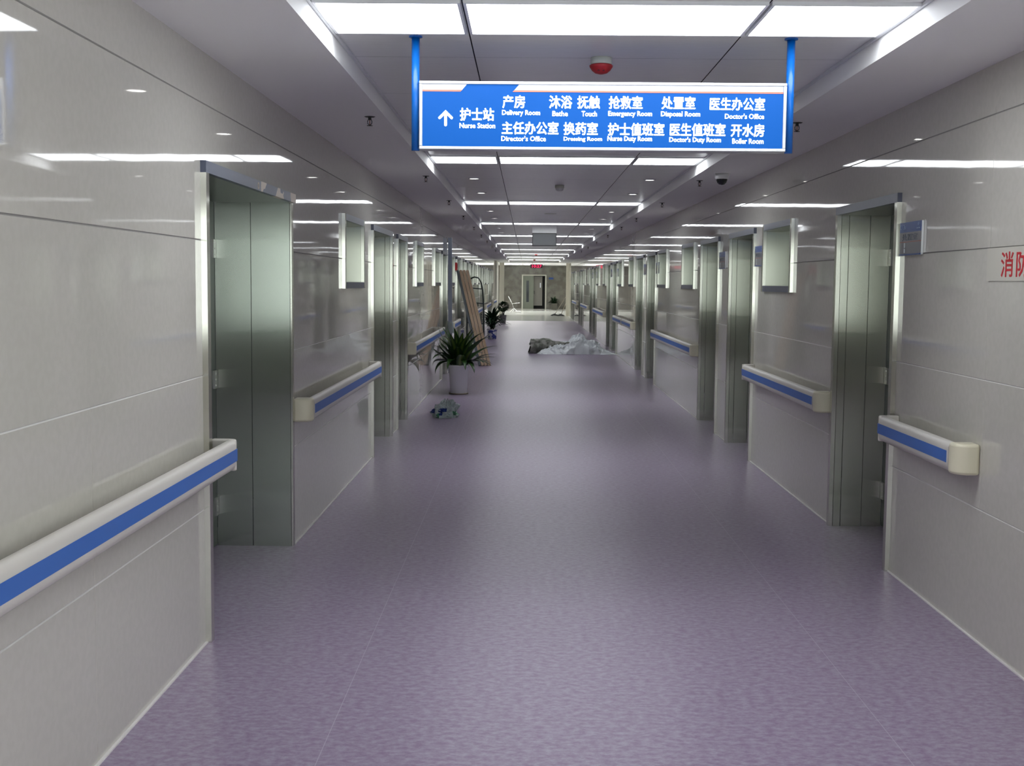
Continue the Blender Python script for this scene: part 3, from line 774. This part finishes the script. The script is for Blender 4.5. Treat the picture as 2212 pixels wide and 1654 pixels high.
for az, el, dr in ((-1.3, .5, 3.0), (-1.9, .55, 3.2), (-1.0, .3, 2.6), (3.3, .35, 2.2), (0.05, .3, 1.7), (-.25, .25, 1.6), (3.0, .25, 1.8), (-2.4, .3, 2.8)):
    lv.append(((.04*math.cos(az), .04*math.sin(az), .42), az, el+.15, .50, .115, dr*.85, .6))
foliage('foliage', lv, M_LEAF1, r, -.325)
mb = MB()
for i in range(5):
    a = i*1.26; mb.tube([(.05*math.cos(a), .05*math.sin(a), .36), (.04*math.cos(a), .04*math.sin(a), .5), (.03*math.cos(a), .03*math.sin(a), .6)], [.016, .014, .008], 8)
mb.build('stem', M_STEM, parent=r)

# palm in a blue and white pot
def bw_mat():
    m = mat('blue_white_porcelain', (0.6, 0.62, 0.68), 0.15)
    nz, rp, mp, tc = noise_mix(m, (0.60, 0.62, 0.68), (0.05, 0.07, 0.28), 9, 1, .53, .56)
    return m
r = tag(empty('potted_plant', (-1.0, 35.0, 0)), 'dark bushy palm in a blue and white porcelain pot behind the planks', 'potted plant')
MB().lathe([(0, 0), (.115, 0), (.12, .01), (.135, .16), (.138, .255), (.15, .262), (.15, .285), (.138, .285), (.125, .25), (0, .24)], 30).build('pot', bw_mat(), parent=r)
MB().lathe([(.12, .25), (0, .262)], 18).build('soil', M_SOIL, parent=r)
lv = []
for i in range(90):
    az = i*2.39996; k = random.random()
    h = .30+.30*random.random()
    lv.append(((.045*math.cos(az), .045*math.sin(az), h), az+random.uniform(-.4, .4), 1.35-1.2*k, random.uniform(.34, .56), random.uniform(.06, .10), random.uniform(.5, 2.0), random.random()))
foliage('foliage', lv, M_LEAF2, r, -.32)
mb = MB()
for i in range(6):
    a = i*1.05; mb.tube([(.04*math.cos(a), .04*math.sin(a), .25), (.05*math.cos(a), .05*math.sin(a), .6)], [.014, .009], 7)
mb.build('stem', M_STEM, parent=r)

# round-headed little tree
r = tag(empty('potted_plant', (-.965, 49.4, 0)), 'small round-headed tree in a pale pot, farthest along left wall', 'potted plant')
MB().lathe([(0, 0), (.105, 0), (.13, .30), (.142, .30), (.142, .32), (.125, .32), (.12, .28), (0, .28)], 26).build('pot', mat('pale_pot', (0.5, 0.5, 0.46), 0.4), parent=r)
MB().lathe([(.12, .285), (0, .29)], 18).build('soil', M_SOIL, parent=r)
mb = MB()
for a, rr in ((0, .07), (2.2, .1), (4.2, .1)):
    mb.tube([(.01*math.cos(a), .01*math.sin(a), .28), (rr*.5*math.cos(a), rr*.5*math.sin(a), .42), (rr*math.cos(a), rr*math.sin(a), .6)], [.02, .016, .012], 8)
mb.build('trunk', M_STEM, parent=r)
lv = []
for i in range(330):
    u = random.uniform(-1, 1); a = random.uniform(0, 2*PI); q = math.sqrt(1-u*u)
    rad = .20*(.75+.25*random.random()); sq = .8
    lv.append(((rad*q*math.cos(a), rad*q*math.sin(a), .665+rad*u*sq), a, math.asin(u)+random.uniform(-.5, .5), random.uniform(.07, .11), random.uniform(.05, .075), .8, random.random()))
foliage('foliage', lv, M_LEAF3, r)

# bushy plant against the far wall
r = tag(empty('potted_plant', (1.69, 75.0, 0)), 'dark bushy plant against the far wall right of the far door', 'potted plant')
MB().lathe([(0, 0), (.15, 0), (.19, .36), (.2, .36), (.2, .39), (.18, .39), (.17, .34), (0, .34)], 24).build('pot', mat('stone_pot', (0.24, 0.23, 0.2), 0.4), parent=r)
lv = []
for i in range(110):
    az = random.uniform(0, 2*PI)
    lv.append(((.09*math.cos(az), .09*math.sin(az), .33+.2*random.random()), az, random.uniform(.1, 1.5), random.uniform(.2, .42), random.uniform(.06, .1), random.uniform(.4, 1.8), random.random()))
foliage('foliage', lv, M_LEAF2, r)

# ------------------------------------------------------------------ plastic bag, heap of sheeting and rolled cloth
def crumple(name, nx, ny, fn, mats, parent, mi_fn=None, smooth=False):
    bm = bmesh.new(); g_ = [[bm.verts.new(fn(i/(nx-1), j/(ny-1))) for j in range(ny)] for i in range(nx)]
    for i in range(nx-1):
        for j in range(ny-1):
            f = bm.faces.new((g_[i][j], g_[i+1][j], g_[i+1][j+1], g_[i][j+1])); f.smooth = smooth
            if mi_fn: f.material_index = mi_fn(f.calc_center_median())
    bmesh.ops.recalc_face_normals(bm, faces=bm.faces)
    me = bpy.data.meshes.new(name); bm.to_mesh(me); bm.free()
    for m in mats: me.materials.append(m)
    return add(name, me, parent)
M_FILMPL = mat('clear_plastic_film', (0.80, 0.84, 0.87), 0.25, trans=0.18, spec=0.6)
M_BAGW = mat('white_bag_film', (0.45, 0.52, 0.52), 0.3, trans=0.25)
M_BAGB = mat('bag_blue_print', (0.01, 0.03, 0.17), 0.35)
M_BAGG = mat('bag_green_print', (0.05, 0.2, 0.1), 0.35)
r = tag(empty('plastic_bag', (-.985, 14.5, 0)), 'crumpled white plastic bag with blue and green print on the floor', 'plastic bag')
def bag_fn(u, v):
    a = 2*PI*u; t = v
    n1 = noise.fractal(Vector((math.cos(a)*2.3, math.sin(a)*2.3, t*4)), 1, 2, 4)
    rad = (.15*math.sqrt(max(0, 1-(t*.97)**2.2))+.004)*(1+.38*n1)
    z = .205*t*(1+.25*n1*(t > .2))
    return (rad*math.cos(a)*(.98 if math.cos(a) < 0 else .95)+.04*t, rad*math.sin(a)*.75, max(0.001, z))
def bag_mi(c):
    if -.055 < c.x < .03 and .075 < c.z < .115 and c.y < 0: return 1
    if -.055 < c.x < -.02 and .03 < c.z < .08 and c.y < 0: return 1
    if c.x < -.11 and c.z > .05: return 1
    if (-.09 < c.x < -.05 and c.z < .06 and c.y < 0) or (c.x > .105 and .03 < c.z < .08): return 2
    return 0
crumple('bag_film', 44, 26, bag_fn, [M_BAGW, M_BAGB, M_BAGG], r, bag_mi)

M_CLOTH = mat('olive_grey_cloth', (0.17, 0.175, 0.15), 0.8)
noise_mix(M_CLOTH, (0.10, 0.105, 0.085), (0.26, 0.26, 0.235), 9, 4)
M_CLOTHIN = mat('cloth_dark_inside', (0.025, 0.027, 0.02), 0.9)
hp = tag(empty('rolled_cloth', (.62, 28.05, 0)), 'olive grey rolled cloth with dark open end lying across the floor', 'cloth')
def roll_fn(u, v):
    t = u; a = 2*PI*v
    n1 = noise.fractal(Vector((t*3.2, math.cos(a)*1.1, math.sin(a)*1.1)), 1, 2, 4)
    rad = (.175-.03*t+.02*math.sin(t*9))*(1+.30*n1)
    zc = .16-.03*t
    y = rad*1.15*math.cos(a); z = zc+rad*math.sin(a)
    return (-.52+1.25*t+.05*n1-.07*max(0, -math.sin(a)), y+.10*math.sin(t*4), max(.001, z))
crumple('cloth', 60, 36, roll_fn, [M_CLOTH], hp, smooth=True)
def mouth_fn(u, v):
    a = 2*PI*v; rad = .15*u+.001
    return (-.535+.22*(1-u)-.05*max(0, -math.sin(a))*u, rad*1.05*math.cos(a), .165+rad*math.sin(a)*.98)
crumple('dark_inside', 6, 24, mouth_fn, [M_CLOTHIN], hp)
ps = tag(empty('plastic_sheeting', (1.15, 28.1, 0)), 'heap of crumpled clear plastic sheeting on the floor by right wall', 'plastic sheeting')
def sheet_fn(u, v):
    x = -.92+1.86*u; y = -.42+.84*v
    n1 = noise.fractal(Vector((x*2.6, y*3.2, 3.1)), 1, 2, 5)
    r1 = 1-abs(noise.noise(Vector((x*6.5, y*7.5, 1.7))))*2.2; r2 = 1-abs(noise.noise(Vector((x*14, y*15, 6.1))))*2.2
    h = .36*math.exp(-((x-.02)/.25)**2) + .13*math.exp(-((x+.42)/.30)**2) + .20*math.exp(-((x-.40)/.20)**2) + .05
    edge = max(0, 1-abs(y/.42)**2.4)*max(0, min(1, (x+.92)/.15))*max(0, min(1, (.94-x)/.35))
    z = edge*(h*(.85+.45*n1)+.055*r1+.028*r2)
    k = .05
    return (x+k*noise.noise(Vector((x*9, y*9, 2)))+.05*n1, y*.95+k*noise.noise(Vector((x*8, y*8, 9)))-.03, max(.002, z+.004))
crumple('film', 110, 56, sheet_fn, [M_FILMPL], ps)

# ------------------------------------------------------------------ leaning planks, profile, hand truck
M_WOOD = mat('tan_plank', (0.42, 0.30, 0.20), 0.55)
noise_mix(M_WOOD, (0.36, 0.25, 0.165), (0.47, 0.345, 0.24), 4, 4, stretch=(14, 14, .7))
M_GREYBOARD = mat('grey_board', (0.10, 0.115, 0.125), 0.45)
xs_ = [0.0]
P0, P1 = Vector((-.94, 23.62, 0)), Vector((-1.42, 24.2, 1.87))
def lean_board(off, wdt, m, name, label, cat, shift):
    """a board leaning against the left wall: off/wdt measured along the stack (to the right)"""
    d = Vector((P1.x-P0.x, P1.y-P0.y, 1.87)); ln = d.length
    r = empty(name, (P0.x+off, P0.y+shift, 0.0))
    zax = d.normalized(); yax = Vector((0, 1, 0)); yax = (yax-zax*yax.dot(zax)).normalized(); xax = yax.cross(zax)
    o = MB().box(0, wdt-.008, 0, .16, 0, ln).build('board', m, parent=r)
    o.matrix_local = Matrix((xax, yax, zax)).transposed().to_4x4()
    lo = min((o.matrix_local @ Vector(c)).z for c in o.bound_box)
    r.location.z = -lo+.001
    bevel(o, .003, 1)
    return tag(r, label, cat)
lean_board(0.0, .05, M_GREYBOARD, 'grey_board', 'dark grey board leaning on left wall, left side of the plank stack', 'board', 0)
for k, (o_, w_) in enumerate(((.055, .062), (.122, .062), (.189, .06))):
    tag(lean_board(o_, w_, M_WOOD, 'wooden_plank', '', '', .006*k), ('tan wooden plank in the leaning stack, %s' % ('next to the dark grey board', 'middle of the three tan ones', 'rightmost of the three tan ones')[k]), 'plank', 'leaning tan planks')
M_PROFILE = mat('blue_grey_metal_profile', (0.26, 0.28, 0.36), 0.35, metal=0.6)
r = tag(empty('metal_profile', (-1.375, 21.72, 0)), 'tall blue-grey metal profile standing upright against the left wall', 'metal profile')
o = MB().box(-.035, .035, -.03, .03, 0, 2.43).box(-.010, .010, -.034, -.03, 0, 2.43).build('profile', M_PROFILE, parent=r); o.rotation_euler = (0, -.006, 0)
MB().lathe([(.07, 0.0), (.065, .08), (.055, .14), (.05, .2)], 12, (0, 0, .72)).build('plastic_wrap', M_BAGW, parent=r)
M_TUBE = mat('dark_tube', (0.035, 0.05, 0.05), 0.35, metal=0.4)
r = tag(empty('hand_truck', (-1.12, 26.6, 0)), 'dark tubular hand truck with arched handle behind the leaning planks', 'hand truck')
arch = [(-.20, 0, .12), (-.20, .02, .9), (-.20, .05, 1.45), (-.18, .055, 1.62), (-.12, .06, 1.72), (-.04, .06, 1.755), (.05, .06, 1.73), (.11, .055, 1.62), (.14, .05, 1.45), (.17, .02, 1.0), (.18, 0, .12)]
MB().tube(arch, .016, 10).build('tube_frame', M_TUBE, parent=r)
mb = MB()
for z, a, b in ((1.52, -.2, .13), (1.2, -.2, .155), (.75, -.2, .175), (.35, -.2, .178)): mb.tube([(a, .03, z), (b, .03, z-.03)], .012, 8)
mb.build('crossbar', M_TUBE, parent=r)
MB().box(-.2, .18, -.22, .0, .03, .045).build('toe_plate', M_DARKMETAL, parent=r)
for x in (-.24, .22):
    o = MB().lathe([(.03, -.022), (.11, -.022), (.12, 0), (.11, .022), (.03, .022)], 22).build('wheel', M_BLACKISH, parent=r)
    o.rotation_euler = (0, PI/2, 0); o.location = (x, .06, .12)

# ------------------------------------------------------------------ mops by the far column and a wire stand
M_HANDLE = mat('pale_handle', (0.42, 0.36, 0.3), 0.5)
M_MOP = mat('dark_mop_yarn', (0.06, 0.065, 0.075), 0.9)
def mop(x0, y0, x1, z1, label):
    r = tag(empty('mop', (x0, y0, 0)), label, 'mop')
    MB().tube([(0, 0, .05), (x1-x0, .12, z1)], .016, 8).build('handle', M_HANDLE, parent=r)
    mb = MB()
    for i in range(16):
        a = 2*PI*i/16; rr = .17+.05*random.random()
        mb.tube([(0, 0, .10), (rr*.6*math.cos(a), rr*.5*math.sin(a), .05), (rr*math.cos(a), rr*.8*math.sin(a), .018)], [.02, .022, .016], 6)
    mb.build('mop_head', M_MOP, parent=r)
mop(1.40, 60.75, 1.96, .96, 'long-handled mop leaning against the right far column, left one')
mop(1.70, 60.25, 1.94, .62, 'short-handled mop leaning against the right far column, right one')
M_CHROME = mat('chrome_wire', (0.7, 0.72, 0.72), 0.15, metal=1.0)
r = tag(empty('wire_stand', (-.72, 66.0, 0)), 'low chrome wire stand on the lobby floor near the left column', 'stand')
mb = MB()
for a in (0.4, 2.5, 4.6): mb.tube([(0, 0, .25), (.3*math.cos(a), .3*math.sin(a), .02)], .018, 8)
mb.build('leg', M_CHROME, parent=r)
MB().tube([(0, 0, .25), (-.08, 0, .5), (-.3, .1, .9)], .014, 8).tube([(-.08, 0, .5), (.35, 0, .55)], .012, 8).build('post', M_CHROME, parent=r)
MB().lathe([(0, .12), (.12, .11), (.18, .05), (.15, .03), (0, .03)], 20, (.25, -.05, 0)).build('foot_weight', M_WHITEPL, parent=r)

# small dim emitters need no direct light sampling (they still emit)
for m in (M_SIGNBLUE, M_SIGNWHITE, M_SIGNBAND, M_SIGNRED, M_LED, M_PANE):
    m.cycles.emission_sampling = 'NONE'
